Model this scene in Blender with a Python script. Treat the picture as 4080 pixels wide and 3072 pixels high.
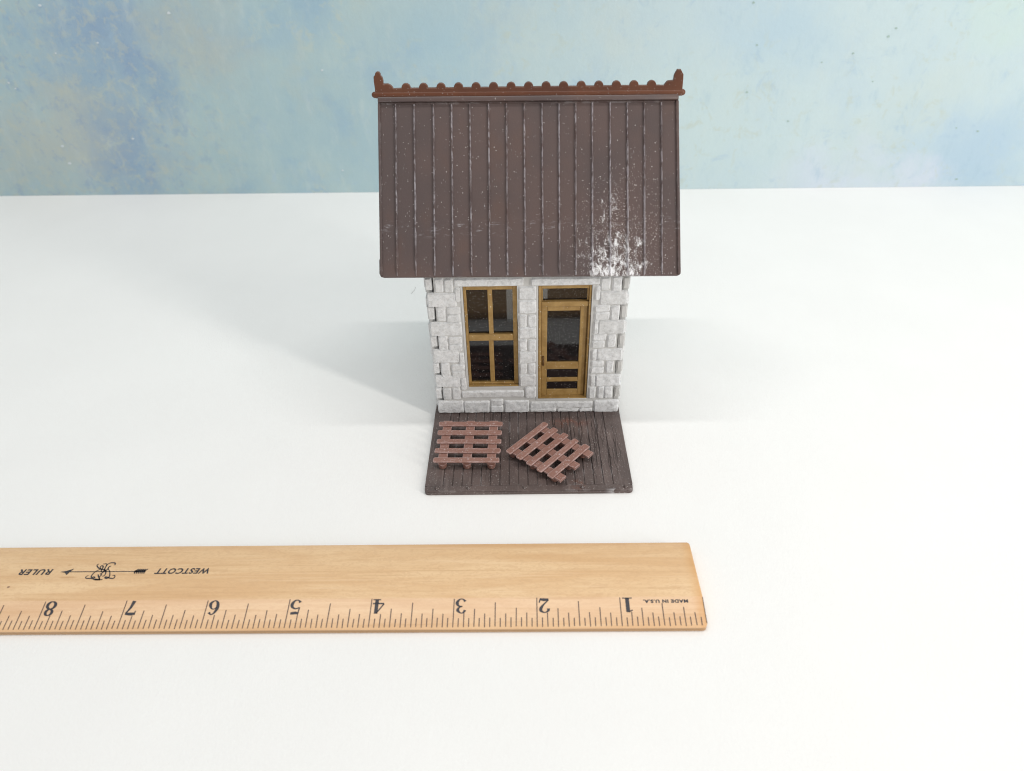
import bpy, bmesh, math, random
from mathutils import Matrix, Vector, noise
IN = 0.0254                      # every length below is written in inches
scene = bpy.context.scene
for o in list(bpy.data.objects): bpy.data.objects.remove(o, do_unlink=True)
COL = scene.collection

# ------------------------------------------------------------------ camera
cam_d = bpy.data.cameras.new('camera'); cam = bpy.data.objects.new('camera', cam_d); COL.objects.link(cam)
def V(*a): return Vector(a)
R_ = V(0.99981, 0.0043, -0.0192); F_ = V(-0.0140, 0.8030, -0.5958)
F_.normalize(); R_ = (R_ - F_*R_.dot(F_)).normalized(); U_ = R_.cross(F_)
M = Matrix((R_, U_, -F_)).transposed().to_4x4(); M.translation = V(1.423, -7.402, 7.441)*IN
cam.matrix_world = M
cam_d.sensor_width = 36; cam_d.lens = 25.434
cam_d.clip_start = 0.005; cam_d.clip_end = 50
cam_d.dof.use_dof = True; cam_d.dof.focus_distance = 11.2*IN; cam_d.dof.aperture_fstop = 15
scene.camera = cam

# ------------------------------------------------------------------ light
W = bpy.data.worlds.new('World'); scene.world = W; W.use_nodes = True
bg = W.node_tree.nodes['Background']
bg.inputs[0].default_value = (1.0, 0.985, 0.97, 1); bg.inputs[1].default_value = 0.55
def area(name, loc, target, sx, sy, power, col):
    d = bpy.data.lights.new(name, 'AREA'); d.shape = 'RECTANGLE'
    d.size = sx*IN; d.size_y = sy*IN; d.energy = power; d.color = col
    o = bpy.data.objects.new(name, d); COL.objects.link(o)
    o.location = V(*loc)*IN
    o.rotation_euler = (V(*target)-V(*loc)).to_track_quat('-Z', 'Y').to_euler()
    return o
area('overhead_light_bar', (1.5, 2.4, 40), (1.5, 2.41, 0), 48, 1.6, 4.0, (1.0, 0.985, 0.965))
area('key_lamp', (29, -17.0, 16.5), (1.5, 2.0, 1.0), 2.6, 28.0, 4.3, (1.0, 0.955, 0.90))
scene.view_settings.view_transform = 'Standard'; scene.view_settings.look = 'None'
scene.view_settings.exposure = 0.0; scene.view_settings.gamma = 1.0
scene.render.engine = 'CYCLES'; scene.cycles.filter_width = 1.0

# ------------------------------------------------------------------ objects helper
def tag(o, label=None, cat=None, group=None, kind=None):
    if label: o['label'] = label
    if cat: o['category'] = cat
    if group: o['group'] = group
    if kind: o['kind'] = kind
def empty(name, loc, rz=0.0, label=None, cat=None, group=None):
    o = bpy.data.objects.new(name, None); COL.objects.link(o)
    o.location = V(*loc)*IN; o.rotation_euler = (0, 0, rz); o.empty_display_size = 0.01
    tag(o, label, cat, group); return o
class MB:
    """collects shapes (inches) and links them as ONE mesh object"""
    def __init__(s): s.bm = bmesh.new()
    def quadgrid(s, P, mi=0, flip=False):
        rows = [[s.bm.verts.new(p) for p in r] for r in P]
        for a, b in zip(rows, rows[1:]):
            for i in range(len(a)-1):
                q = (a[i], a[i+1], b[i+1], b[i])
                f = s.bm.faces.new(q[::-1] if flip else q); f.material_index = mi
        return rows
    def box(s, x0, y0, z0, x1, y1, z1, bev=0.0, mi=0, seg=1, rot=None):
        vs = [s.bm.verts.new(p) for p in ((x0,y0,z0),(x1,y0,z0),(x1,y1,z0),(x0,y1,z0),(x0,y0,z1),(x1,y0,z1),(x1,y1,z1),(x0,y1,z1))]
        fs = [s.bm.faces.new([vs[i] for i in q]) for q in ((3,2,1,0),(4,5,6,7),(0,1,5,4),(1,2,6,5),(2,3,7,6),(3,0,4,7))]
        for f in fs: f.material_index = mi
        if rot:
            for v in vs: v.co = rot @ v.co
        if bev > 0:
            es = list({e for f in fs for e in f.edges})
            r = bmesh.ops.bevel(s.bm, geom=es, offset=bev, segments=seg, affect='EDGES', profile=0.5)
            for f in r['faces']: f.material_index = mi
        return vs
    def prism(s, pts, axis, a, b, mi=0, bev=0.0):
        """polygon (2-D points) extruded along axis from a to b"""
        def P(u, v, w): return {0: (w, u, v), 1: (u, w, v), 2: (u, v, w)}[axis]
        A = [s.bm.verts.new(P(u, v, a)) for u, v in pts]; B = [s.bm.verts.new(P(u, v, b)) for u, v in pts]
        n = len(pts); fs = [s.bm.faces.new(A), s.bm.faces.new(B[::-1])]
        for i in range(n):
            fs.append(s.bm.faces.new((A[i], B[i], B[(i+1) % n], A[(i+1) % n])))
        for f in fs: f.material_index = mi
        bmesh.ops.recalc_face_normals(s.bm, faces=fs)
        if bev > 0:
            es = list({e for f in fs[:2] for e in f.edges})
            bmesh.ops.bevel(s.bm, geom=es, offset=bev, segments=1, affect='EDGES')
    def lathe(s, prof, c, axis=2, n=20, mi=0):
        """profile of (radius, height) turned about an axis through c"""
        rings = []
        for r, h in prof:
            ring = []
            for k in range(n):
                t = 2*math.pi*k/n; a, b = r*math.cos(t), r*math.sin(t)
                p = {2: (a, b, h), 0: (h, a, b)}[axis]
                ring.append(s.bm.verts.new((c[0]+p[0], c[1]+p[1], c[2]+p[2])))
            rings.append(ring)
        for A, B in zip(rings, rings[1:]):
            for k in range(n):
                f = s.bm.faces.new((A[k], A[(k+1) % n], B[(k+1) % n], B[k])); f.material_index = mi; f.smooth = True
        s.bm.faces.new(rings[0][::-1]).material_index = mi; s.bm.faces.new(rings[-1]).material_index = mi
    def ribbon(s, pts, fn, mi=0):
        """flat stroke along (x, y, width) points; fn lifts a 2-D point onto its surface"""
        pts = smooth(pts); L = []
        for i, (x, y, w) in enumerate(pts):
            a = pts[max(i-1, 0)]; b = pts[min(i+1, len(pts)-1)]
            t = V(b[0]-a[0], b[1]-a[1]); t = t.normalized() if t.length > 1e-9 else V(1, 0)
            L.append(((x-t.y*w/2, y+t.x*w/2), (x+t.y*w/2, y-t.x*w/2)))
        rows = [[s.bm.verts.new(fn(*p)) for p in r] for r in L]
        for a, b in zip(rows, rows[1:]):
            s.bm.faces.new((a[0], a[1], b[1], b[0])).material_index = mi
    def tube(s, pts, r, n=6):
        rings = []
        for i, p in enumerate(pts):
            a = Vector(pts[max(i-1, 0)]); b = Vector(pts[min(i+1, len(pts)-1)])
            t = (b-a).normalized(); u = t.cross(V(0, 0, 1)).normalized(); w = u.cross(t)
            rings.append([s.bm.verts.new(Vector(p)+(u*math.cos(2*math.pi*k/n)+w*math.sin(2*math.pi*k/n))*r) for k in range(n)])
        for A, B in zip(rings, rings[1:]):
            for k in range(n): s.bm.faces.new((A[k], A[(k+1) % n], B[(k+1) % n], B[k])).smooth = True
    def build(s, name, mats, parent=None, label=None, smooth_angle=None, loc=(0, 0, 0)):
        me = bpy.data.meshes.new(name)
        for v in s.bm.verts: v.co *= IN
        s.bm.normal_update(); s.bm.to_mesh(me); s.bm.free()
        for m in (mats if isinstance(mats, (list, tuple)) else [mats]): me.materials.append(m)
        o = bpy.data.objects.new(name, me); COL.objects.link(o); o.location = V(*loc)*IN
        if parent: o.parent = parent
        if label: o['label'] = label
        if smooth_angle:
            me.shade_smooth(); me.set_sharp_from_angle(angle=math.radians(smooth_angle))
        return o
def smooth(pts, k=6):
    if len(pts) < 3: return pts
    out = []; n = len(pts)
    for i in range(n-1):
        p0, p1, p2, p3 = (pts[max(i-1, 0)], pts[i], pts[i+1], pts[min(i+2, n-1)])
        for j in range(k):
            t = j/k
            out.append(tuple(.5*(2*b+(c-a)*t+(2*a-5*b+4*c-d)*t*t+(3*b-a-3*c+d)*t**3) for a, b, c, d in zip(p0, p1, p2, p3)))
    return out+[pts[-1]]

# ------------------------------------------------------------------ material helper
class NT:
    def __init__(s, name):
        s.m = bpy.data.materials.new(name); s.m.use_nodes = True; s.t = s.m.node_tree; s.b = s.t.nodes['Principled BSDF']
        tc = s.t.nodes.new('ShaderNodeTexCoord'); s.P = s.vm('MULTIPLY', tc.outputs['Object'], (1/IN,)*3)   # inches
    def put(s, sock, v):
        if hasattr(v, 'node'): s.t.links.new(v, sock)
        elif isinstance(v, (tuple, list)) and len(v) == 3 and sock.type == 'RGBA': sock.default_value = (*v, 1)
        else: sock.default_value = v
    def vm(s, op, a, b=(0, 0, 0)):
        n = s.t.nodes.new('ShaderNodeVectorMath'); n.operation = op; s.put(n.inputs[0], a)
        if op == 'SCALE': s.put(n.inputs[3], b)
        else: s.put(n.inputs[1], b)
        return n.outputs['Value'] if op in ('LENGTH', 'DISTANCE', 'DOT_PRODUCT') else n.outputs[0]
    def ma(s, op, a, b=0.0, c=0.0, clamp=False):
        n = s.t.nodes.new('ShaderNodeMath'); n.operation = op; n.use_clamp = clamp
        for i, v in enumerate((a, b, c)): s.put(n.inputs[i], v)
        return n.outputs[0]
    def noise(s, scale, detail=3, rough=.5, vec=None, dist=0.0, stretch=None):
        n = s.t.nodes.new('ShaderNodeTexNoise'); vec = vec or s.P
        if stretch: vec = s.vm('MULTIPLY', vec, stretch)
        s.put(n.inputs['Vector'], vec); n.inputs['Scale'].default_value = scale; n.inputs['Detail'].default_value = detail
        n.inputs['Roughness'].default_value = rough; n.inputs['Distortion'].default_value = dist
        return n.outputs
    def vor(s, scale, vec=None, feature='F1', rnd=1.0):
        n = s.t.nodes.new('ShaderNodeTexVoronoi'); n.feature = feature; s.put(n.inputs['Vector'], vec or s.P)
        n.inputs['Scale'].default_value = scale; n.inputs['Randomness'].default_value = rnd; return n.outputs
    def step(s, v, a, b, lo=0.0, hi=1.0, smoothstep=True):
        n = s.t.nodes.new('ShaderNodeMapRange'); n.interpolation_type = 'SMOOTHSTEP' if smoothstep else 'LINEAR'
        for k, x in zip(('Value', 'From Min', 'From Max', 'To Min', 'To Max'), (v, a, b, lo, hi)): s.put(n.inputs[k], x)
        return n.outputs[0]
    def mix(s, f, a, b):
        n = s.t.nodes.new('ShaderNodeMix'); n.data_type = 'RGBA'
        s.put(n.inputs[0], f); s.put(n.inputs[6], a); s.put(n.inputs[7], b); return n.outputs[2]
    def bump(s, h, strength, dist, nrm=None):
        n = s.t.nodes.new('ShaderNodeBump'); n.inputs['Strength'].default_value = strength
        n.inputs['Distance'].default_value = dist*IN; s.put(n.inputs['Height'], h)
        if nrm: s.put(n.inputs['Normal'], nrm)
        return n.outputs[0]
    def xyz(s, v=None):
        n = s.t.nodes.new('ShaderNodeSeparateXYZ'); s.put(n.inputs[0], v or s.P); return n.outputs
    def specks(s, scale, size, density, off=(0, 0, 0), thresh=None):
        """small dust grains: one round speck in a share of the cells"""
        v = s.vor(scale, s.vm('ADD', s.P, off)); c = s.xyz(v['Color'])
        keep = s.ma('LESS_THAN', c[0], density if thresh is None else thresh)
        r = s.ma('MULTIPLY', c[1], size)
        return s.ma('MULTIPLY', keep, s.ma('LESS_THAN', v['Distance'], r))
    def edge(s, radius, lo, hi):
        """worn edges: how far a rounded normal leaves the true one"""
        n = s.t.nodes.new('ShaderNodeBevel'); n.samples = 4; n.inputs['Radius'].default_value = radius*IN
        g = s.t.nodes.new('ShaderNodeNewGeometry')
        return s.step(s.vm('DOT_PRODUCT', n.outputs[0], g.outputs['Normal']), hi, lo)
    def out(s, col, rough, nrm=None, spec=.5, **k):
        s.put(s.b.inputs['Base Color'], col); s.put(s.b.inputs['Roughness'], rough); s.put(s.b.inputs['Specular IOR Level'], spec)
        if nrm: s.put(s.b.inputs['Normal'], nrm)
        for a, v in k.items(): s.put(s.b.inputs[a.replace('_', ' ')], v)
        return s.m
    def mx(s, a, b): return s.ma('MAXIMUM', a, b)
    def mu(s, a, b): return s.ma('MULTIPLY', a, b)
# measured in inches: front stones, corner stones, printed flourish, paint flecks (x0 z0 x1 z1 / x z)
STONES= [[0.181, 2.309, 0.313, 2.532], [0.32, 2.307, 0.449, 2.53], [0.463, 2.397, 1.462, 2.528], [0.464, 2.144, 0.542, 2.379], [0.076, 2.065, 0.483, 2.296], [0.179, 1.821, 0.311, 2.059], [0.323, 1.938, 0.525, 2.056], [0.321, 1.797, 0.52, 1.934], [0.078, 1.565, 0.532, 1.802], [0.165, 1.308, 0.303, 1.557], [0.319, 1.416, 0.519, 1.536], [0.314, 1.271, 0.514, 1.413], [0.074, 1.07, 0.463, 1.316], [0.46, 1.028, 0.538, 1.247], [0.165, 0.798, 0.3, 1.065], [0.33, 0.912, 0.537, 1.038], [0.329, 0.774, 0.529, 0.912], [0.063, 0.607, 0.457, 0.826], [0.454, 0.542, 0.55, 0.773], [0.16, 0.352, 0.292, 0.577], [0.308, 0.35, 0.442, 0.585], [0.455, 0.392, 1.451, 0.514], [1.472, 0.361, 1.646, 0.585], [0.062, 0.08, 0.475, 0.32], [0.483, 0.078, 0.893, 0.313], [0.908, 0.224, 1.116, 0.345], [0.903, 0.081, 1.113, 0.22], [1.135, 0.076, 1.531, 0.313], [1.548, 0.155, 2.556, 0.28], [1.547, 0.085, 1.973, 0.149], [1.986, 0.079, 2.333, 0.142], [2.34, 0.074, 2.556, 0.138], [2.577, 0.064, 2.969, 0.3], [1.564, 2.399, 2.559, 2.52], [1.387, 2.169, 1.645, 2.382], [1.384, 1.937, 1.649, 2.155], [1.385, 1.703, 1.506, 1.912], [1.517, 1.7, 1.648, 1.909], [1.385, 1.493, 1.645, 1.693], [1.382, 1.268, 1.503, 1.482], [1.522, 1.266, 1.646, 1.47], [1.382, 1.049, 1.641, 1.254], [1.384, 0.836, 1.5, 1.037], [1.519, 0.834, 1.638, 1.034], [1.385, 0.606, 1.641, 0.825], [2.568, 2.309, 2.71, 2.515], [2.732, 2.29, 2.87, 2.529], [2.499, 2.143, 2.572, 2.378], [2.569, 2.062, 2.961, 2.29], [2.497, 1.944, 2.728, 2.056], [2.503, 1.804, 2.729, 1.935], [2.74, 1.8, 2.871, 2.044], [2.502, 1.563, 2.573, 1.796], [2.573, 1.559, 2.968, 1.792], [2.49, 1.444, 2.705, 1.553], [2.489, 1.309, 2.682, 1.435], [2.717, 1.32, 2.848, 1.545], [2.49, 1.079, 2.576, 1.278], [2.576, 1.075, 2.963, 1.284], [2.493, 0.963, 2.691, 1.069], [2.487, 0.831, 2.694, 0.954], [2.722, 0.843, 2.843, 1.066], [2.488, 0.589, 2.576, 0.808], [2.576, 0.585, 2.966, 0.804], [2.483, 0.341, 2.588, 0.569], [2.621, 0.342, 2.726, 0.577], [2.726, 0.34, 2.856, 0.575]]
TABL= [[0.066, 2.328, 0.167, 2.543], [0.056, 1.838, 0.157, 2.068], [0.054, 1.351, 0.155, 1.568], [0.044, 0.859, 0.15, 1.073], [0.04, 0.361, 0.141, 0.59]]
TABR= [[2.885, 2.304, 2.994, 2.51], [2.882, 1.816, 2.987, 2.051], [2.886, 1.327, 2.986, 1.542], [2.884, 0.841, 2.982, 1.063], [2.888, 0.348, 2.986, 0.563]]
FL= [[[-7.613, 0.935], [-7.626, 0.917], [-7.615, 0.894], [-7.575, 0.861], [-7.539, 0.848], [-7.498, 0.838], [-7.471, 0.82], [-7.455, 0.784], [-7.456, 0.748], [-7.479, 0.735]], [[-7.556, 0.932], [-7.513, 0.934], [-7.502, 0.902], [-7.501, 0.861], [-7.494, 0.829], [-7.496, 0.802], [-7.513, 0.775], [-7.497, 0.757], [-7.506, 0.731], [-7.497, 0.695]], [[-7.501, 0.925], [-7.468, 0.949], [-7.417, 0.949], [-7.396, 0.928], [-7.404, 0.912]], [[-7.498, 0.902], [-7.494, 0.924]], [[-7.546, 0.848], [-7.571, 0.884], [-7.562, 0.904], [-7.538, 0.893], [-7.532, 0.857], [-7.53, 0.82], [-7.496, 0.802]], [[-7.437, 0.897], [-7.459, 0.888], [-7.459, 0.856], [-7.472, 0.829], [-7.488, 0.815]], [[-7.459, 0.856], [-7.416, 0.81], [-7.391, 0.756], [-7.386, 0.721], [-7.4, 0.703], [-7.427, 0.708], [-7.432, 0.726], [-7.408, 0.721], [-7.356, 0.703], [-7.321, 0.704], [-7.314, 0.729], [-7.328, 0.751], [-7.351, 0.747]], [[-7.661, 0.752], [-7.682, 0.728], [-7.664, 0.706], [-7.617, 0.705], [-7.579, 0.701], [-7.563, 0.714], [-7.581, 0.727], [-7.598, 0.718], [-7.617, 0.736], [-7.612, 0.785], [-7.587, 0.825], [-7.552, 0.843]], [[-7.584, 0.696], [-7.541, 0.683], [-7.491, 0.682], [-7.449, 0.684]], [[-7.545, 0.767], [-7.521, 0.731], [-7.486, 0.687]]]
FLECK=[[-9.87, 4.67], [-6.84, 4.46], [-8.78, 3.84], [-9.91, 3.62], [-11.38, 2.95], [-11.27, 2.81], [-8.69, 1.52], [-10.64, 1.35], [-10.62, 0.89], [-3.41, 3.14], [-3.3, 0.62]]
DFLECK=[[6.9, 4.47], [7.14, 3.56], [7.09, 2.48], [8.77, 3.15], [8.25, 1.76], [10.33, 3.88], [10.2, 3.7], [12.52, 1.54], [13.09, 1.45], [12.98, 0.2], [10.11, 2.69], [9.47, 3.34]]
# ------------------------------------------------------------------ materials
def mat_table():
    n = NT('white leather-grain sheet')
    w = n.noise(9, 2)['Fac']
    h = n.noise(26, 3, .55, dist=1.2, stretch=(1.0, .45, 1))['Fac']
    h2 = n.vor(34, n.vm('ADD', n.P, n.vm('SCALE', n.noise(6)['Color'], .06)))['Distance']
    hh = n.ma('ADD', h, n.mu(h2, .5))
    col = n.mix(n.step(n.noise(.5, 4)['Fac'], .35, .7), (.875, .872, .86), (.89, .887, .875))
    return n.out(col, .62, n.bump(hh, .12, .02), .35)
def mat_backdrop():
    n = NT('mottled sky-blue painted board')
    wob = n.vm('SCALE', n.vm('SUBTRACT', n.noise(.9, 6, .62)['Color'], (.5, .5, .5)), 2.6)
    q = n.vm('ADD', n.P, wob)
    col = n.mix(n.step(n.noise(.35, 5, .6)['Fac'], .36, .66), (.385, .535, .590), (.450, .585, .600))
    col = n.mix(n.mu(n.step(n.noise(.55, 6, .65, vec=n.vm('ADD', n.P, (31, 0, 7)))['Fac'], .50, .68), .55), col, (.29, .45, .60))
    col = n.mix(n.mu(n.step(n.noise(.5, 6, .65, vec=n.vm('ADD', n.P, (5, 0, 47)))['Fac'], .52, .72), .55), col, (.49, .56, .51))
    col = n.mix(n.step(n.xyz()[0], -5, 7, 0, .6), col, (.64, .75, .785))  # brightness rises to the right: lamp falloff put into the paint colour
    blob = [(-8.6, 4.3, 1.6, .8, (.27, .39, .56), .8), (-9.3, 3.4, 2.0, .9, (.30, .43, .58), .5), (-8.1, 3.2, .7, .6, (.27, .39, .56), .8),
            (-9.0, 1.3, 1.3, 1.7, (.27, .39, .56), .8), (-7.5, 2.6, .5, .9, (.25, .38, .55), .55), (12.9, 1.2, 1.9, 1.1, (.44, .585, .71), .65), (13.6, .5, 1.6, .9, (.42, .57, .70), .6),
            (9.8, .2, 1.8, .8, (.64, .69, .82), .5), (12.0, .2, 1.0, .6, (.66, .69, .82), .5), (7.7, 3.8, 1.5, 1.0, (.44, .60, .72), .5), (-4.5, 4.0, 2.4, .7, (.34, .50, .62), .5), (-.4, 3.5, 1.2, 1.0, (.38, .56, .67), .4),
            (-6.3, 3.9, 1.2, 1.1, (.47, .50, .46), .55), (-10.6, 1.5, 1.6, 1.2, (.50, .53, .50), .6), (-9.9, 2.4, 1.0, .6, (.50, .54, .49), .5), (-11.8, 1.0, 1.5, 1.0, (.46, .52, .50), .5),
            (11.6, 2.4, 1.1, .8, (.58, .66, .62), .35), (10.6, 1.2, 1.0, .8, (.58, .66, .63), .3), (13.2, 4.2, 1.8, .8, (.56, .70, .66), .6), (6.0, 1.8, 2.5, 1.6, (.56, .69, .70), .5)]
    for x, z, rx, rz, c, a in blob:
        d = n.vm('LENGTH', n.vm('MULTIPLY', n.vm('SUBTRACT', q, (x, 0, z)), (1/rx, 0, 1/rz)))
        col = n.mix(n.mu(n.step(d, 1.5, .0), a), col, c)
    # patchy sponge work over the strong blues
    pat = n.mu(n.step(n.noise(2.3, 6, .7, dist=.6)['Fac'], .53, .66), n.step(n.noise(.3, 2)['Fac'], .42, .6))
    col = n.mix(n.mu(pat, .6), col, (.52, .59, .53))
    pat2 = n.mu(n.step(n.noise(1.7, 6, .7, dist=.5, vec=n.vm('ADD', n.P, (9, 3, 3)))['Fac'], .56, .7), .4)
    col = n.mix(pat2, col, (.38, .53, .66))
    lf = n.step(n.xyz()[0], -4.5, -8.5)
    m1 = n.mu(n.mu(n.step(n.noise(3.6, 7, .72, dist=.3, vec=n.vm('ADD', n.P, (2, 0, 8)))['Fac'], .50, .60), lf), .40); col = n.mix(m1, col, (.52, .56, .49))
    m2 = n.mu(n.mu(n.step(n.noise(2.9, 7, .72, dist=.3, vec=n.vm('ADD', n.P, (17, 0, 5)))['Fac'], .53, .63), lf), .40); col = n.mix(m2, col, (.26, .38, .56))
    st = n.noise(2.2, 7, .7, stretch=(1.0, 1, .35))['Fac']
    col = n.mix(n.step(st, .52, .72, 0, .30), col, (.60, .68, .66)); col = n.mix(n.step(st, .46, .28, 0, .30), col, (.33, .49, .60))
    h = n.noise(5, 8, .7)['Fac']
    return n.out(col, .75, n.bump(h, .25, .05), .25)
def mat_stone():
    n = NT('dry-brushed pale cast stone')
    g = n.noise(14, 5, .65)['Fac']; g2 = n.noise(45, 3, .6)['Fac']
    col = n.mix(n.step(g, .36, .62), (.60, .61, .615), (.77, .78, .79))
    col = n.mix(n.mu(n.step(n.noise(30, 5, .75)['Fac'], .44, .62), .62), col, (.84, .86, .89))
    col = n.mix(n.mu(n.edge(.02, .82, .97), .5), col, (.82, .82, .82))
    g0 = n.t.nodes.new('ShaderNodeNewGeometry'); col = n.mix(n.step(g0.outputs['Random Per Island'], 0, 1, 0, .28), col, (.54, .54, .525))
    chip = n.specks(7, .10, .06, (3, 1, 2)); col = n.mix(n.mu(chip, .6), col, (.3, .28, .26))
    h = n.ma('ADD', n.noise(22, 5, .65)['Fac'], n.mu(g2, .4))
    return n.out(col, .68, n.bump(h, .55, .018), .4)
def mat_mortar():
    n = NT('smooth cast mortar')
    return n.out(n.mix(n.noise(6, 4)['Fac'], (.52, .52, .505), (.62, .62, .61)), .62, n.bump(n.noise(30, 3)['Fac'], .25, .01), .4)  # darkened a little to add painted shadow to the stone joints
def dusty(n, col, dens=.3):
    s = n.mx(n.specks(38, .30, dens), n.specks(64, .34, dens, (4, 2, 1)))
    return n.mix(n.mu(s, .5), col, (.62, .58, .56))
def mat_roof(rib=False):
    n = NT('scuffed brown plastic rib' if rib else 'scuffed brown plastic roof'); x, y, z = n.xyz()
    base = n.mix(n.step(n.noise(1.1, 4)['Fac'], .35, .65), (.092, .068, .066), (.114, .078, .072))
    base = n.mix(n.mu(n.step(n.noise(2.2, 3, vec=n.vm('MULTIPLY', n.P, (1, 1, .15)))['Fac'], .5, .72), .45), base, (.135, .078, .060))
    fine = n.noise(60, 2, stretch=(1, 1, .06))['Fac']
    base = n.mix(n.mu(fine, .35), base, (.080, .058, .054))
    # dusting that thickens to the lower right of the front slope
    d1 = n.vm('LENGTH', n.vm('MULTIPLY', n.vm('SUBTRACT', n.P, (2.84, 0, 2.86)), (1/.75, 0, 1/1.05)))
    front = n.ma('LESS_THAN', y, 3.10)
    near = n.mu(n.step(d1, 1.25, .05), front)
    dens = n.ma('ADD', .035, n.mu(near, .8))
    sp = n.mx(n.specks(40, .36, 0, thresh=dens), n.specks(70, .38, 0, (3, 5, 1), thresh=n.mu(dens, .9)))
    col = n.mix(n.mu(sp, .62), base, (.66, .62, .60))
    # fluff and short scratches
    sc = n.mu(n.step(n.noise(9, 6, .8, stretch=(1, 1, 6))['Fac'], .66, .72), n.step(n.noise(.9, 2, vec=n.vm('ADD', n.P, (7, 0, 3)))['Fac'], .5, .62))
    band = n.mu(n.step(n.ma('ABSOLUTE', n.ma('SUBTRACT', z, 3.18)), .12, .02), n.step(n.noise(10, 6, .75, stretch=(.6, 1, 3))['Fac'], .55, .66))
    col = n.mix(n.mu(n.mx(sc, band), .36), col, (.55, .55, .58))
    # caked powder
    pw = n.noise(9, 9, .78, dist=.35, stretch=(1.35, 1, .6))['Fac']
    d2 = n.vm('LENGTH', n.vm('MULTIPLY', n.vm('SUBTRACT', n.P, (2.76, 0, 2.70)), (1/.76, 0, 1/.70)))
    d3 = n.vm('LENGTH', n.vm('MULTIPLY', n.vm('SUBTRACT', n.P, (2.67, 0, 3.34)), (1/.20, 0, 1/.65)))
    k = n.mx(n.step(d2, 1.15, .1, 0, .20), n.step(d3, 1.1, .1, 0, .13))
    cake = n.mu(n.step(n.ma('ADD', pw, n.mu(k, front)), .63, .80), front)
    col = n.mix(n.mu(cake, .92), col, (.90, .91, .93))
    nrm = n.bump(n.ma('ADD', n.mu(fine, .3), n.ma('ADD', n.mu(cake, 1.0), n.mu(sp, .4))), .35, .012)
    if rib:
        w = n.step(n.ma('ADD', n.noise(16, 6, .7, stretch=(1, 1, .35))['Fac'], n.mu(near, .12)), .40, .60)
        col = n.mix(n.mu(n.mu(w, n.step(n.noise(1.6, 3)['Fac'], .25, .6, .15, 1)), .5), col, (.55, .53, .58))
    else:
        e = n.mu(n.edge(.015, .8, .97), n.step(n.noise(5, 5, .7)['Fac'], .48, .62)); col = n.mix(n.mu(e, .45), col, (.6, .58, .6))
    return n.out(col, n.ma('ADD', .36, n.mu(cake, .4)), nrm, .45)
def mat_crest():
    n = NT('red-brown plastic crest')
    col = n.mix(n.step(n.noise(1.6, 4)['Fac'], .35, .65), (.100, .032, .014), (.132, .044, .018))
    col = dusty(n, col, .12)
    col = n.mix(n.mu(n.mu(n.edge(.012, .8, .97), n.noise(8, 4)['Fac']), .35), col, (.55, .42, .36))
    return n.out(col, .36, n.bump(n.noise(30, 4)['Fac'], .12, .01), .45)
def mat_deck():
    n = NT('dark brown plastic boards'); x, y, z = n.xyz()
    base = n.mix(n.step(n.noise(2.0, 4)['Fac'], .35, .65), (.094, .070, .065), (.126, .092, .084))
    d = n.vm('LENGTH', n.vm('MULTIPLY', n.vm('SUBTRACT', n.P, (2.16, 1.52, 0)), (1/.35, 1/.15, 0)))
    d2 = n.vm('LENGTH', n.vm('MULTIPLY', n.vm('SUBTRACT', n.P, (2.23, .12, 0)), (1/.16, 1/.12, 0)))
    rust = n.mu(n.mx(n.step(d, 1.2, .1), n.step(d2, 1.2, .1)), n.step(n.noise(6, 5, .7)['Fac'], .4, .65))
    base = n.mix(n.mu(rust, .6), base, (.21, .062, .026))
    grain = n.noise(14, 5, .7, stretch=(1, .10, 1), dist=.8)['Fac']
    base = n.mix(n.mu(n.step(grain, .56, .66), .35), base, (.24, .19, .175))
    s = n.mx(n.specks(40, .32, .22), n.specks(70, .36, .3, (4, 2, 1))); col = n.mix(n.mu(s, .5), base, (.55, .50, .48))
    e = n.mu(n.edge(.02, .8, .97), n.step(n.noise(4, 5, .7)['Fac'], .50, .62)); col = n.mix(n.mu(e, .5), col, (.6, .57, .58))
    chip = n.mu(n.step(n.noise(7, 4, .6)['Fac'], .50, .56), n.mu(n.step(y, .035, .0), n.step(x, 2.55, 2.9)))
    col = n.mix(n.mu(chip, .9), col, (.85, .86, .9))
    return n.out(col, .40, n.bump(n.ma('ADD', grain, n.mu(s, .3)), .5, .012), .45)
def mat_pallet():
    n = NT('dry-brushed red-brown plastic'); 
    oi = n.t.nodes.new('ShaderNodeObjectInfo')
    base = n.mix(n.noise(5, 4)['Fac'], (.225, .112, .088), (.285, .148, .118)); base = n.mix(n.mu(oi.outputs['Random'], .35), base, (.33, .185, .15))
    g = n.noise(20, 5, .7, stretch=(.14, 1, 1), dist=1.0)['Fac']
    base = n.mix(n.mu(n.step(g, .55, .65), .35), base, (.50, .36, .34))
    col = dusty(n, base, .35)
    e = n.mu(n.edge(.024, .84, .985), n.step(n.noise(12, 5, .7)['Fac'], .35, .6)); col = n.mix(n.mu(e, .75), col, (.74, .60, .60))
    return n.out(col, .46, n.bump(g, .45, .010), .4)
def mat_gold():
    n = NT('ochre gold paint')
    col = n.mix(n.step(n.noise(6, 5, .65)['Fac'], .35, .65), (.32, .195, .064), (.41, .262, .095))
    col = n.mix(n.mu(n.step(n.noise(10, 6, .75, stretch=(.4, 1, 1))['Fac'], .56, .68), .6), col, (.47, .30, .11))
    s = n.mx(n.specks(34, .32, .12), n.specks(56, .34, .12, (4, 2, 1))); col = n.mix(n.mu(s, .8), col, (.80, .74, .62))
    return n.out(col, .42, n.bump(n.noise(25, 4)['Fac'], .25, .01), .5, Metallic=.12)
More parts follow.
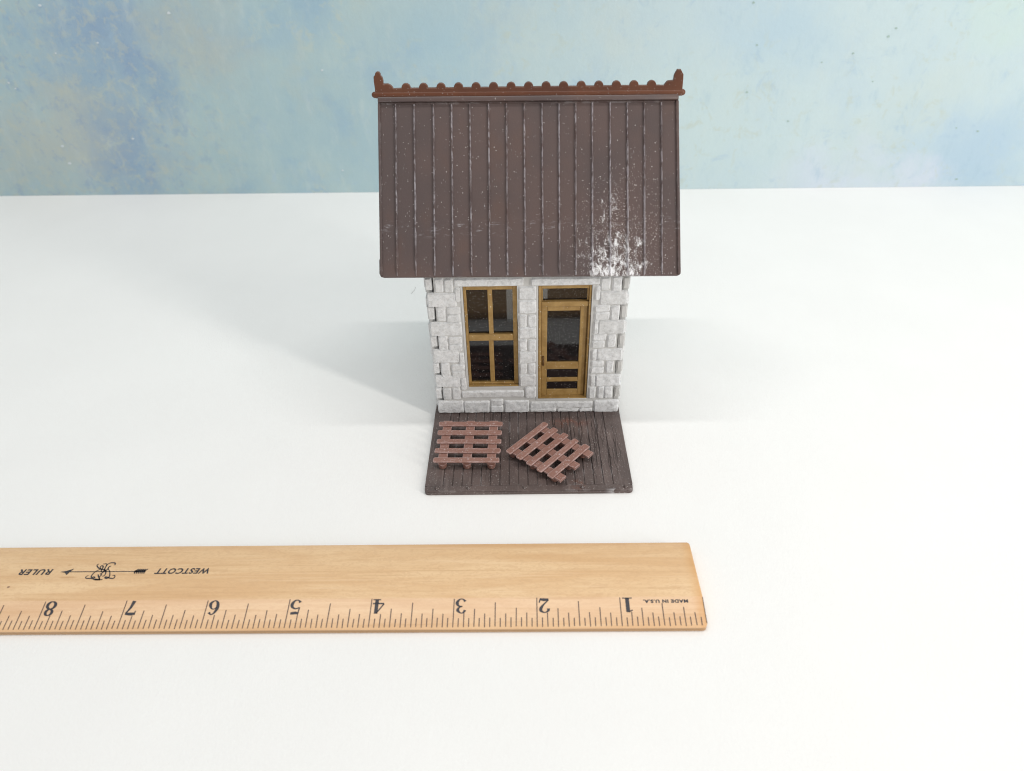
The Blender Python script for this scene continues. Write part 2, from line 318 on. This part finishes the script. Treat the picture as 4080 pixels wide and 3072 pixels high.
def mat_glass():
    n = NT('dusty dark window glass')
    s = n.mx(n.specks(34, .27, 0, thresh=n.step(n.xyz()[0], 1.0, 1.9, .08, .24)), n.specks(64, .32, 0, thresh=n.step(n.xyz()[0], 1.0, 1.9, .12, .36), off= (4, 2, 1))); m = n.mu(s, .6)
    mat = n.out(n.mix(m, (.008, .007, .008), (.75, .74, .72)), n.ma('ADD', .05, n.mu(m, .6)), None, .85)
    tr = n.t.nodes.new('ShaderNodeBsdfTransparent'); mxs = n.t.nodes.new('ShaderNodeMixShader')
    n.put(mxs.inputs[0], n.step(m, 0, .5, .34, 0)); n.t.links.new(n.b.outputs[0], mxs.inputs[1]); n.t.links.new(tr.outputs[0], mxs.inputs[2])
    n.t.links.new(mxs.outputs[0], n.t.nodes['Material Output'].inputs[0]); return mat
def mat_panel():
    n = NT('black painted panel')
    return n.out(dusty(n, (.014, .010, .010), .12), .3, n.bump(n.noise(20, 3)['Fac'], .1, .01), .4)
def mat_wood():
    n = NT('varnished maple'); x, y, z = n.xyz()
    g = n.noise(3.2, 6, .6, stretch=(.10, 1, 1), dist=.7)['Fac']
    col = n.mix(n.step(g, .35, .68), (.72, .46, .245), (.83, .585, .345))
    ray = n.noise(17, 3, .6, stretch=(.55, 1.5, 1), dist=1.5)['Fac']
    col = n.mix(n.mu(n.step(ray, .48, .60), .34), col, (.64, .40, .22))
    col = n.mix(n.mu(n.step(n.noise(2.2, 5, .7, stretch=(.18, 2.2, 1), vec=n.vm('ADD', n.P, (3, 9, 0)))['Fac'], .63, .72), .35), col, (.58, .33, .17))
    # reddish tint of the bevel, darker worn end and far edge
    col = n.mix(n.step(y, .39, .36, 0, .35), col, (.80, .54, .37)); col = n.mix(n.step(y, .13, .02, 0, .30), col, (.72, .42, .18))
    fl = n.noise(15, 4, .65, stretch=(.035, 1, 1))['Fac']; col = n.mix(n.step(fl, .52, .70, 0, .45), col, (.60, .36, .18)); col = n.mix(n.step(fl, .45, .30, 0, .35), col, (.88, .65, .42))
    wob = n.mu(n.ma('SUBTRACT', n.noise(4, 4)['Fac'], .5), .12)
    col = n.mix(n.step(n.ma('ADD', x, wob), -.16, .03, 0, .6), col, (.66, .32, .09))
    col = n.mix(n.step(n.ma('ADD', y, wob), 1.10, 1.24, 0, .35), col, (.60, .33, .17))
    def spot(cx, cy, rx, ry, c, a):
        d = n.vm('LENGTH', n.vm('MULTIPLY', n.vm('SUBTRACT', n.P, (cx, cy, 0)), (1/rx, 1/ry, 0)))
        return n.mix(n.step(d, 1.1, .5, 0, a), col, c)
    col = spot(-8.588, .581, .022, .018, (.20, .10, .07), .85)
    col = spot(-7.92, .725, .13, .016, (.48, .24, .10), .5); col = spot(-7.98, .92, .035, .012, (.48, .24, .10), .45)
    col = n.mix(n.step(z, .068, .055, 0, .7), col, (.40, .25, .135))
    return n.out(col, .38, n.bump(n.ma('ADD', n.mu(ray, .8), g), .16, .012), .45)
def mat_ink(c=(.035, .035, .045)):
    n = NT('worn printing ink')
    return n.out(n.mix(n.step(n.noise(26, 4, .7)['Fac'], .55, .75, 0, .5), c, (.26, .18, .13)), .45, None, .4)
def plain(name, c, r): n = NT(name); return n.out(c, r)
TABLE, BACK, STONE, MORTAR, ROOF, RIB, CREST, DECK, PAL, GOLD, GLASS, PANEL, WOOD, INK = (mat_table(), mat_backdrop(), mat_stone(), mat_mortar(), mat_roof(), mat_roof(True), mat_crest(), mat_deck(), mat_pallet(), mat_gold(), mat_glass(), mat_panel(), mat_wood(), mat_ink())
TICK = mat_ink((.105, .07, .06)); FLK = plain('white paint fleck', (.62, .68, .72), .5); DFL = plain('olive paint fleck', (.36, .48, .44), .6); HANDLE = plain('dark bronze', (.13, .062, .018), .4); HAIR = plain('dark hair', (.16, .14, .12), .5)

# ------------------------------------------------------------------ setting
b = MB(); b.box(-34, -22, -1.0, 38, 16, 0); tag(b.build('table_surface', TABLE), kind='structure')
YB = 11.55; BA = math.radians(-1.0)
b = MB(); b.box(-30, 0, 0.0, 32, .3, 24); rr = random.Random(5)
for L, mi, r0 in ((FLECK, 1, .036), (DFLECK, 2, .030)):
    for x, z in L:
        r = r0*rr.uniform(.6, 1.15); a = rr.uniform(-.6, .6)
        pts = [(x+r*rr.uniform(.75, 1.15)*math.cos(t*.6283+a)*1.15, z+r*rr.uniform(.7, 1.1)*math.sin(t*.6283+a)*.8) for t in range(10)]
        b.prism(pts, 1, -.012, .01, mi)
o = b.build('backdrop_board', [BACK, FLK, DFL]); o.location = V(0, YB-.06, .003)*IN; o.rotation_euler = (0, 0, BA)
tag(o, 'large mottled blue and green painted backdrop standing behind the toy house', 'backdrop')

# ------------------------------------------------------------------ toy house
D = 1.775; YW = D+.030; YBK = 4.50                       # front wall plane, back of the walls
house = empty('toy_house', (0, 0, 0), 0, 'grey stone toy house with steep brown roof, standing on its own dark plank porch', 'toy house')
def stone(b, x0, z0, x1, z1, y0, y1, seed, place=None, mi=0):
    """one rough pillowed stone; y1 is its back, y0 its face"""
    r = random.Random(seed); w, h = x1-x0, z1-z0; nx = max(4, int(w/.022)); nz = max(4, int(h/.022)); g = []
    off = V(seed*3.1, seed*1.7, 0)
    for j in range(nz+1):
        row = []
        for i in range(nx+1):
            u, v = i/nx, j/nz; x, z = x0+u*w, z0+v*h
            e = min(u*w, (1-u)*w, v*h, (1-v)*h)                     # distance to the outline
            cu, cv = min(u, 1-u)*w, min(v, 1-v)*h
            rad = .018
            if cu < rad and cv < rad:                               # rounded corners
                q = math.hypot(rad-cu, rad-cv); e = min(e, max(0, rad-q)); 
                k = rad/max(q, rad)
                x += (rad-cu)*(1-k)*(1 if u < .5 else -1); z += (rad-cv)*(1-k)*(1 if v < .5 else -1)
            j1 = noise.noise(V(x*9, z*9, seed)); j2 = noise.noise(V(x*9+40, z*9, seed))
            x += .007*j1; z += .007*j2
            t = min(1, e/.013); face = y1+(y0-y1)*math.sin(t*math.pi/2)
            if t >= .4: face += .010*noise.noise(V(x*11, z*11, seed*2.0))+.006*noise.noise(V(x*27, z*27, seed))
            row.append((x, face, z) if not place else place(x, face, z))
        g.append(row)
    b.quadgrid(g, mi)
def panel(b, x0, x1, z0, z1, y0, y1, holes, mi):
    """front slab with rectangular openings, made of butting blocks"""
    xs = x0
    for hx0, hz0, hx1, hz1 in holes:
        b.box(xs, y0, z0, hx0, y1, z1, mi=mi)
        b.box(hx0, y0, z0, hx1, y1, hz0, mi=mi); b.box(hx0, y0, hz1, hx1, y1, z1, mi=mi); xs = hx1
    b.box(xs, y0, z0, x1, y1, z1, mi=mi)
WIN = (.578, .595, 1.369, 2.392); DOOR = (1.674, .343, 2.452, 2.389)
b = MB()
panel(b, .165, 2.872, .075, 2.64, YW, YW+.13, (WIN, DOOR), 1)
for i, s in enumerate(STONES):
    st = list(s)
    if s[0] < .09: st[0] = .058
    stone(b, st[0]-.004, st[1]-.006, st[2]+.004, st[3]+.006, D+.002, YW+.004, i+1)
    if s[0] < .09: b.box(st[0]+.012, D+.03, st[1]+.012, .17, YW+.128, st[3]-.012, mi=0)       # the quoins reach past the slab
    if s[2] > 2.95: b.box(2.868, D+.03, st[1]+.012, st[2]-.012, YW+.128, st[3]-.012, mi=0)
# thin smooth moulding round the openings
for (x0, z0, x1, z1) in (WIN, DOOR):
    b.box(x0-.034, D+.022, z0-.022, x0-.002, YW+.002, z1+.01, .006, 1); b.box(x1+.001, D+.022, z0-.022, x1+.012, YW+.002, z1+.01, .004, 1)
    b.box(x0-.034, D+.021, z0-.040, x1+.012, YW+.002, z0-.003, .006, 1)
# the ends of the side-wall stones seen at the corners
for s in TABL: stone(b, .036, s[1], .150, s[3], D+.016, D+.06, int(s[1]*100)+200); b.box(.04, D+.045, s[1]+.01, .140, D+.30, s[3]-.01, mi=0)
for s in TABR: stone(b, 2.884, s[1], 2.990, s[3], D+.026, D+.07, int(s[1]*100)+300, mi=1); b.box(2.886, D+.055, s[1]+.01, 2.985, D+.30, s[3]-.01, mi=1)
# side walls with gables, back wall
TA = math.tan(math.radians(53.77)); ZE = 2.622; YE = 1.65; YR = 3.138
def under(y): return ZE+(min(y, 2*YR-y)-YE)*TA-.11
for xa, xb, sgn in ((.055, .135, -1), (2.892, 2.972, 1)):
    y0, y1 = D+.07, YBK
    b.prism([(y0, .075), (y1, .075), (y1, under(y1)), (YR, under(YR)), (y0, under(y0))], 0, xa, xb, 1)
    rs = random.Random(11); z = .09; row = 0
    while z < 4.3:
        h = rs.choice((.12, .22, .24, .13)); y = y0+.02+(.0 if row % 2 else .07)
        while y < y1-.05:
            w = rs.uniform(.14, .42); ye = min(y+w, y1-.01)
            if ye-y > .07 and z+h < min(under(y), under(ye))-.02:
                X = xa if sgn < 0 else xb
                stone(b, y, z, ye-.014, z+h-.014, 0, 1, rs.randrange(9999), (lambda u, f, v, X=X, sg=sgn: (X+sg*(1-f)*.035-sg*.002, u, v)))
            y = ye
        z += h; row += 1
panel(b, .14, 2.888, .075, 2.64, YBK-.09, YBK, ((1.15, .20, 1.92, 1.30),), 1)                 # back wall; unseen opening added so a grey glow shows through the panes
# black inner lining, added to keep the inside dark behind the panes
panel(b, .150, 2.878, .078, 2.63, YW+.131, YW+.139, (WIN, DOOR), 2); panel(b, .150, 2.878, .078, 2.63, YBK-.099, YBK-.091, ((1.15, .20, 1.92, 1.30),), 2)
b.box(.137, YW+.14, .078, .147, YBK-.10, 2.63, mi=2); b.box(2.880, YW+.14, .078, 2.890, YBK-.10, 2.63, mi=2)
bmesh.ops.recalc_face_normals(b.bm, faces=b.bm.faces)
b.build('wall', [STONE, MORTAR, PANEL], house, smooth_angle=40)

# window: one sash frame with its panes
YF = D+.072; S = .026
b = MB(); x0, z0, x1, z1 = WIN
b.box(x0+.003, YF, z0+.024, .623, YF+.09, z1-.003, .005); b.box(1.300, YF, z0+.024, x1-.003, YF+.09, z1-.003, .005)        # stiles
b.box(.6245, YF+.002, 2.284+S, 1.2985, YF+.088, z1-.003, .005); b.box(.6245, YF+.002, z0+.024, 1.2985, YF+.088, .622+S, .005)   # head, foot
b.box(.6245, YF-.004, 1.408+S, 1.2985, YF+.088, 1.520+S, .006)                                                          # meeting rail
b.box(.934, YF+.004, 1.5215+S, 1.002, YF+.086, 2.2825+S, .005); b.box(.924, YF+.012, .6235+S, .994, YF+.086, 1.4065+S, .005)   # glazing bars
b.box(x0+.002, D+.024, z0+.002, x1-.002, YF+.09, z0+.022, .005)                                                         # sill
win = b.build('window', GOLD, house, 'ochre four-pane sash window'); b = MB(); b.box(.59, YF+.045, .63, 1.33, YF+.055, 2.335); b.build('pane', GLASS, win)
# door frame, transom, door
x0, z0, x1, z1 = DOOR; b = MB()
b.box(x0+.003, YF-.03, z0+.018, 1.722, YF+.10, z1-.003, .006); b.box(2.418, YF-.03, z0+.018, x1-.003, YF+.10, z1-.003, .006)
b.box(1.7235, YF-.022, 2.300+S, 2.4165, YF+.098, z1-.003, .006); b.box(1.7235, YF-.010, 1.990+S, 2.4165, YF+.098, 2.074+S, .008)
b.box(x0+.003, D+.024, z0+.001, x1-.003, YF+.10, z0+.016, .004)
b.build('door_frame', GOLD, house)
b = MB(); b.box(1.7245, YF+.02, 2.0755+S, 1.743, YF+.09, 2.2985+S, .004); b.box(2.392, YF+.02, 2.0755+S, 2.4155, YF+.09, 2.2985+S, .004)
tr = b.build('transom_window', GOLD, house); b = MB(); b.box(1.735, YF+.048, 2.08+S, 2.40, YF+.056, 2.296+S); b.build('pane', GLASS, tr)
YD = YF+.02; b = MB(); zd = z0+.018
b.box(1.7245, YD, zd, 1.812, YD+.07, 1.986+S, .006); b.box(2.302, YD, zd, 2.402, YD+.07, 1.986+S, .006)
b.box(1.8135, YD+.001, 1.903+S, 2.3005, YD+.069, 1.986+S, .005); b.box(1.8135, YD+.001, .845+S, 2.3005, YD+.069, .978+S, .005)
b.box(1.8135, YD+.001, .602+S, 2.3005, YD+.069, .678+S, .005); b.box(1.8135, YD+.001, zd, 2.3005, YD+.069, .450+S, .005)
b.box(2.404, YD+.03, zd, 2.4165, YD+.07, 1.986+S)
door = b.build('door', GOLD, house, 'ochre door with one tall pane over two black panels')
b = MB(); b.box(1.80, YD+.030, .97+S, 2.31, YD+.038, 1.91+S); b.build('pane', GLASS, door)
for za, zb in ((.676, .848), (.448, .604)):
    b = MB(); b.box(1.80, YD+.022, za+S, 2.314, YD+.040, zb+S); b.build('panel', PANEL, door)
b = MB(); b.lathe([(.001, -.03), (.017, -.024), (.019, -.01), (.012, 0)], (0, 0, 0), 2, 14)
for v in b.bm.verts: v.co = V(v.co.x*.9, v.co.z, v.co.y*1.25)+V(1.757, YD-.004, 1.075+S)
b.box(1.744, YD-.007, .915+S, 1.770, YD+.0, 1.105+S, .006)
b.box(1.751, YD-.022, .93+S, 1.765, YD-.006, 1.03+S, .006); b.build('handle', HANDLE, door, smooth_angle=40)

# porch deck: slab, single boards with real gaps, bolted edge board
XD = 2.993; b = MB()
def rrect(x0, y0, x1, y1, r, n=5):
    P = []
    for cx, cy, a0 in ((x1-r, y0+r, -90), (x1-r, y1-r, 0), (x0+r, y1-r, 90), (x0+r, y0+r, 180)):
        for i in range(n+1):
            a = math.radians(a0+90*i/n); P.append((cx+r*math.cos(a), cy+r*math.sin(a)))
    return P
b.prism(rrect(0, 0, XD, 4.60, .065), 2, 0.0, .058, 0, .006)
edges = [0, .261]
while edges[-1] < XD-.2: edges.append(edges[-1]+.1366)
edges[-1] = XD; rs = random.Random(3)
for i, (xa, xb) in enumerate(zip(edges, edges[1:])):
    rows = []; n_ = 26; wob = i > 13
    zt = .0735+rs.uniform(-.0012, .0012); ga = .0070; ga0 = .0 if i == 0 else ga; gb0 = .0 if xb == XD else ga
    ya, yb = .1165, YW+.1
    b.box(xa+ga0, ya, .0585, xb-gb0, yb, zt, .003)
# wavy grain grooves: flat dark ribbons on the boards, painted in place of shade
for i in range(46):
    xg = rs.uniform(.06, XD-.06) if i < 18 else rs.uniform(1.9, XD-.05); L0 = rs.uniform(.13, 1.2); L1 = min(1.76, L0+rs.uniform(.35, 1.2)); ph = rs.uniform(0, 9); am = .006 if xg < 1.9 else .022
    pts = [(xg+am*noise.noise(V(ph, t*3.2, 0))*1.6+(xg-1.5)*.0, L0+(L1-L0)*t, .0035*(1-abs(2*t-1)**3)+.0015) for t in [j/14 for j in range(15)]]
    b.ribbon(pts, lambda x, y: (x, y, .0758), 1)
deck = b.build('porch_deck', [DECK, plain('painted groove shade', (.018, .010, .009), .6)], house)
b = MB(); b.prism(rrect(.004, .004, XD-.004, .1135, .05), 2, .0585, .0775, 0, .006); b.build('trim_board', DECK, deck)
for i, (x, y) in enumerate(((.176, .060), (.634, .062), (1.438, .060), (2.265, .060), (2.884, .056))):
    b = MB(); b.prism([(-.036, 0), (0, -.036), (.036, 0), (0, .036)], 2, 0, .012, 0, .003); b.lathe([(.018, .010), (.018, .020), (.011, .028)], (0, 0, 0), 2, 12)
    b.build('bolt', DECK, deck, loc=(x, y, .0778))

# roof: two ribbed slopes
XL, XR = -.549, 3.659; SL = 2.515; ca, sa = math.cos(math.radians(53.77)), math.sin(math.radians(53.77)); TILT = -.0091
def slope(side):
    def f(u, v, w):
        y = YE+v*ca-w*sa; z = ZE+v*sa+w*ca
        if side: y = 2*YR-y
        z += TILT*(u-1.55); return V(u, y, z)
    return f
RB = [-.31, -.045, .218, .474, .735, .991, 1.238, 1.488, 1.737, 1.967, 2.196, 2.428, 2.679, 2.923, 3.156, 3.40]
RT = [-.299, -.04, .231, .485, .741, 1.003, 1.254, 1.501, 1.749, 1.987, 2.221, 2.454, 2.70, 2.942, 3.179, 3.418]
b = MB(); rs = random.Random(8)
for side in (0, 1):
    f = slope(side)
    def mapped(fn, mi=0):
        before = set(b.bm.verts); fn()
        for v in b.bm.verts:
            if v not in before: v.co = f(*v.co)
    out = [(XL+.05, 0), (XR-.045, 0), (XR-.012, .012), (XR, .045), (XR, SL), (XL, SL), (XL, .28), (XL-.012, .24), (XL-.012, .055), (XL+.008, .012)]
    mapped(lambda: b.prism(out, 2, -.06, 0, 0, .008))
    mapped(lambda: b.box(XL+.002, .03, -.002, XL+.036, SL-.075, .026, .008)); mapped(lambda: b.box(XR-.042, .02, -.002, XR-.002, SL-.075, .030, .008))
    mapped(lambda: b.box(XL+.006, SL-.075, -.004, XR-.006, SL-.002, .055, .014, seg=2))
    mapped(lambda: b.box(XL+.05, SL-.092, -.003, XR-.05, SL-.0755, .012, .003))
    for i in range(16):
        g = []
        for j in range(25):
            t = j/24; v = .03+t*(SL-.10-.03); x = RB[i]+(RT[i]-RB[i])*t+rs.uniform(-.0016, .0016); h = .030+rs.uniform(-.002, .002)
            if j == 0: h = .004
            g.append([f(x+dx, v-(.012 if j == 0 and abs(dx) < .01 else 0), w) for dx, w in ((-.0125, -.002), (-.0095, h*.75), (-.004, h), (.004, h), (.0095, h*.75), (.0125, -.002))])
        b.quadgrid(g, 1)
bmesh.ops.recalc_face_normals(b.bm, faces=b.bm.faces)
b.build('roof', [ROOF, RIB], house, smooth_angle=35)
# pierced ridge crest with finials
def tz(x): return 4.796-.0059*(x+.313)
b = MB()
Lf = [(-.572, 4.67), (-.570, 4.816), (-.572, 4.898), (-.567, 4.957), (-.546, 4.975), (-.539, 5.001), (-.517, 5.017), (-.486, 5.017), (-.470, 4.992), (-.469, 4.970), (-.449, 4.944), (-.441, 4.895), (-.445, 4.858), (-.381, 4.858), (-.347, 4.841), (-.326, 4.819), (-.313, 4.795)]
Rf = [(3.437, 4.772), (3.457, 4.799), (3.477, 4.824), (3.498, 4.831), (3.558, 4.835), (3.563, 4.865), (3.564, 4.900), (3.577, 4.932), (3.589, 4.953), (3.601, 4.976), (3.650, 4.975), (3.664, 4.951), (3.691, 4.912), (3.694, 4.870), (3.703, 4.63)]
pts = list(Lf)
for k in range(15):
    cx = -.136+k*.2431; 
    pts += [(cx-.064*math.cos(math.pi*i/10), tz(cx)+.002+.063*math.sin(math.pi*i/10)) for i in range(11)]
pts += Rf
b.prism(pts, 1, YR-.028, YR+.028, 0, .007)
# ridge roll with ball ends
old = set(b.bm.verts)
b.lathe([(.003, -.630), (.026, -.621), (.041, -.600), (.045, -.57), (.045, 3.70), (.041, 3.722), (.026, 3.743), (.003, 3.752)], (0, 0, 0), 0, 16)
for v in b.bm.verts:
    if v not in old: v.co = V(v.co.x, v.co.y+YR, v.co.z+4.692+TILT*(v.co.x-1.55))
b.build('ridge_crest', CREST, house, smooth_angle=35)

# ------------------------------------------------------------------ pallets
def pallet(loc, rz, label, slat_len, pitch, sx, over0, over1, seed, tilt=(0, 0)):
    root = empty('toy_pallet', loc, rz, label, 'pallet', 'toy pallets on the porch'); root.rotation_euler = (tilt[0], tilt[1], rz)
    rs = random.Random(seed); w = .102
    y0 = -2*pitch-w/2-over0; y1 = 2*pitch+w/2+over1
    for k in range(3):
        x = (k-1)*sx; b = MB(); n_ = 12; g = []
        # stringer whose lower edge arches between the feet
        top, prof = [], []
        for i in range(25):
            t = i/24; y = y0+(y1-y0)*t; a = abs(math.sin(t*math.pi*2)); prof.append((y, .078+.016*a))
        b.prism([(y0, .118), *prof, (y1, .118)], 0, x-.068, x+.068, 0, .004)
        st = b.build('stringer', PAL, root)
        for yy in (-2*pitch+.0, 0, 2*pitch-.0):
            b = MB(); b.lathe([(.052, 0), (.060, .012), (.064, .086)], (x, yy, 0), 2, 16); b.build('foot', PAL, st, smooth_angle=40)
    for k in range(5):
        y = (k-2)*pitch; b = MB(); L = slat_len*rs.uniform(.985, 1.01); dx = rs.uniform(-.008, .008); r = .028
        P = rrect(-L/2+dx, y-w/2+rs.uniform(-.004, .004), L/2+dx, y+w/2+rs.uniform(-.004, .004), r, 3)
        P = [(px+rs.uniform(-.003, .003), py+rs.uniform(-.003, .003)) for px, py in P]
        b.prism(P, 2, .1195, .146, 0, .006)
        for xx in (-sx, 0, sx): b.lathe([(.012, .1455), (.010, .150), (.004, .152)], (xx+rs.uniform(-.03, .03), y+rs.uniform(-.015, .015), 0), 2, 8)
        b.build('slat', PAL, root)
    return root
pallet((.598, .928, .0768), math.radians(-1.1), 'brown toy pallet lying square to the porch, left of the other, its end feet showing', .99, .2085, .362, -.02, .045, 4)
pallet((1.795, .735, .0768), math.radians(48.8), 'brown toy pallet turned askew across the middle of the porch', .905, .200, .330, .105, -.012, 9)

# ------------------------------------------------------------------ ruler
ruler = empty('ruler', (3.567, -2.277, 0.0005), math.radians(-.15), 'long flat maple ruler with upside-down black inch numbers in front of the toy house', 'ruler')
b = MB(); N = 60; LEN = 12.0
prof = [(0.010, 0), (0, .006), (0, .028), (.007, .032), (.007, .037), (0, .041), (0, .064), (.007, .070), (.372, .157), (.378, .158), (1.20, .160), (1.225, .150), (1.232, .13), (1.232, .012), (1.222, 0)]
secs = []
for i in range(N+1):
    x = -LEN*i/N
    secs.append(x)
secs = [0, -.012, -.03, -.06, -.1]+secs[1:]
g = []
for x in secs:
    row = []
    for y, z in prof:
        yy = y
        if x > -.06:                                     # rounded corners at the free end
            c = .06-math.sqrt(max(0, .06**2-(.06+x)**2)) if x > -.06 else 0
            yy = max(y, c) if y < .6 else min(y, 1.232-c*.8)
        row.append((x, yy, z if x < 0 else min(max(z, .012), .148)))
    g.append(row+[row[0]])
b.quadgrid(g); 
for e in (0, len(secs)-1): b.bm.faces.new([b.bm.verts[i] for i in []]) if False else None
b.bm.verts.ensure_lookup_table(); m_ = len(prof)+1
b.bm.faces.new([b.bm.verts[i] for i in range(m_-1)]); b.bm.faces.new([b.bm.verts[(len(secs)-1)*m_+i] for i in range(m_-1)][::-1])
bmesh.ops.remove_doubles(b.bm, verts=b.bm.verts, dist=1e-5); bmesh.ops.recalc_face_normals(b.bm, faces=b.bm.faces)
b.build('blade', WOOD, ruler, smooth_angle=35)
def bev(x, y): return (x, y, .070+(y-.007)*(.087/.365)+.0022)
def flat(x, y): return (x, y, .1622)
b = MB()
for i in range(1, 12*16):
    x = -i/16; L = {0: .365, 8: .318 if i > 16 else .290, 4: .243 if i > 16 else .25, 12: .243}.get(i % 16, .185 if i % 2 == 0 else .128)
    rs = random.Random(i); b.ribbon([(x+rs.uniform(-.002, .002), .022+rs.uniform(-.004, .006), .011), (x+rs.uniform(-.002, .002), L+rs.uniform(-.006, .006), .011)], bev)
b.ribbon([(-.0045, .05, .008), (-.0045, .365, .008)], bev)
b.build('tick_marks', TICK, ruler)
DIG = {1: [[(.32, 0, .16), (.32, .98, .16)], [(.30, .97, .06), (.08, .84, .05)], [(.06, .025, .05), (.58, .025, .05)]],
 2: [[(.10, .70, .13), (.11, .86, .09), (.30, .97, .05), (.49, .86, .12), (.49, .68, .13), (.34, .42, .07), (.08, .12, .04)], [(.08, .08, .10), (.30, .10, .15), (.55, .07, .11)], [(.54, .08, .04), (.58, .30, .05)]],
 3: [[(.10, .78, .12), (.18, .94, .07), (.33, .97, .05), (.48, .80, .13), (.42, .60, .07), (.24, .53, .04)], [(.24, .53, .04), (.45, .48, .08), (.53, .28, .14), (.42, .06, .07), (.25, .02, .05), (.09, .18, .12)]],
 4: [[(.40, .98, .05), (.02, .31, .05)], [(.02, .29, .07), (.62, .29, .07)], [(.41, .0, .15), (.41, .98, .15)], [(.20, .025, .05), (.62, .025, .05)]],
 5: [[(.11, .93, .10), (.30, .90, .15), (.54, .94, .12)], [(.13, .95, .04), (.11, .52, .05)], [(.11, .52, .04), (.30, .61, .06), (.49, .50, .11), (.53, .30, .14), (.42, .07, .08), (.24, .02, .05), (.10, .18, .12)]],
 6: [[(.50, .82, .12), (.36, .97, .05), (.20, .84, .09), (.10, .50, .14), (.15, .16, .11), (.30, .02, .05), (.47, .14, .10), (.51, .32, .13), (.42, .54, .07), (.28, .60, .04), (.14, .46, .05)]],
 7: [[(.05, .87, .12), (.25, .90, .16), (.56, .88, .12)], [(.05, .97, .04), (.05, .68, .04)], [(.55, .86, .05), (.38, .50, .10), (.28, .0, .16)]],
 8: [[(.30+.17*math.sin(t), .76+.21*math.cos(t), .045+.075*abs(math.sin(t))) for t in [k*math.pi/8 for k in range(17)]], [(.30+.21*math.sin(t), .27+.25*math.cos(t), .045+.085*abs(math.sin(t))) for t in [k*math.pi/8 for k in range(17)]]]}
for i, S in DIG.items():
    b = MB()
    for s in S: b.ribbon([(x, y, w*1.2+.01) for x, y, w in s], lambda x, y, i=i: bev(-i+.158-x*.225, .362-y*.178))
    for k, v in enumerate(b.bm.verts): v.co.z += .0004
    b.build('numeral', INK, ruler)
def text(body, x_start, x_end, foot, head, fn, shear=0.0, name='lettering', bold=0.0):
    cu = bpy.data.curves.new(name, 'FONT'); cu.body = body; cu.offset = bold; cu.space_character = 1.12; cu.resolution_u = 4
    t = bpy.data.objects.new(name, cu); COL.objects.link(t); bpy.context.view_layer.update()
    me = bpy.data.meshes.new_from_object(t.evaluated_get(bpy.context.evaluated_depsgraph_get()))
    bpy.data.objects.remove(t, do_unlink=True)
    xs = [v.co.x for v in me.vertices]; ys = [v.co.y for v in me.vertices]; a, c = min(xs), max(xs); lo, hi = min(ys), max(ys)
    for v in me.vertices:
        u = (v.co.x-a)/(c-a); w = (v.co.y-lo)/(hi-lo)
        v.co = Vector(fn(x_start+(x_end-x_start)*u-shear*(w-.5), foot+(head-foot)*w))*IN
    me.materials.append(INK); o = bpy.data.objects.new(name, me); COL.objects.link(o); o.parent = ruler; return o
text('WESTCOTT', -6.135, -6.825, .855, .766, flat, .018, bold=.028)
text('RULER', -8.165, -8.590, .855, .766, flat, .018, bold=.028)
text('MADE IN U.S.A.', -.185, -.725, .338, .296, bev, 0, bold=.045)
b = MB()
b.ribbon([(-7.99, .810, .011), (-7.05, .810, .011)], flat)
b.prism([(-8.05, .810), (-7.98, .824), (-7.895, .860), (-7.925, .812), (-7.945, .760), (-7.985, .796)], 2, .1612, .1624)
for k in range(6):                                      # feathers
    x = -7.095+k*.024
    b.ribbon([(x, .810, .014), (x+.036, .847, .012)], flat); b.ribbon([(x, .810, .014), (x+.012, .774, .012)], flat)
b.ribbon([(-7.10, .810, .03), (-6.955, .812, .034)], flat)
for s in FL:
    n_ = len(s)
    b.ribbon([(x, y, .0085+.008*math.sin(math.pi*i/max(1, n_-1))) for i, (x, y) in enumerate(s)], flat)
b.ribbon([(-7.553, .690, .02), (-7.48, .684, .02)], flat)
b.build('arrow_emblem', INK, ruler)

# ------------------------------------------------------------------ a stray hair
b = MB(); b.tube(smooth([(0, 0, .005), (.035, .10, .006), (.062, .211, .006), (.05, .30, .005)], 5), .0022)
o = b.build('stray_hair', HAIR); o.location = V(-.874, 5.886, .0)*IN
tag(o, 'short thin dark hair lying on the white table just left of the toy house', 'hair')
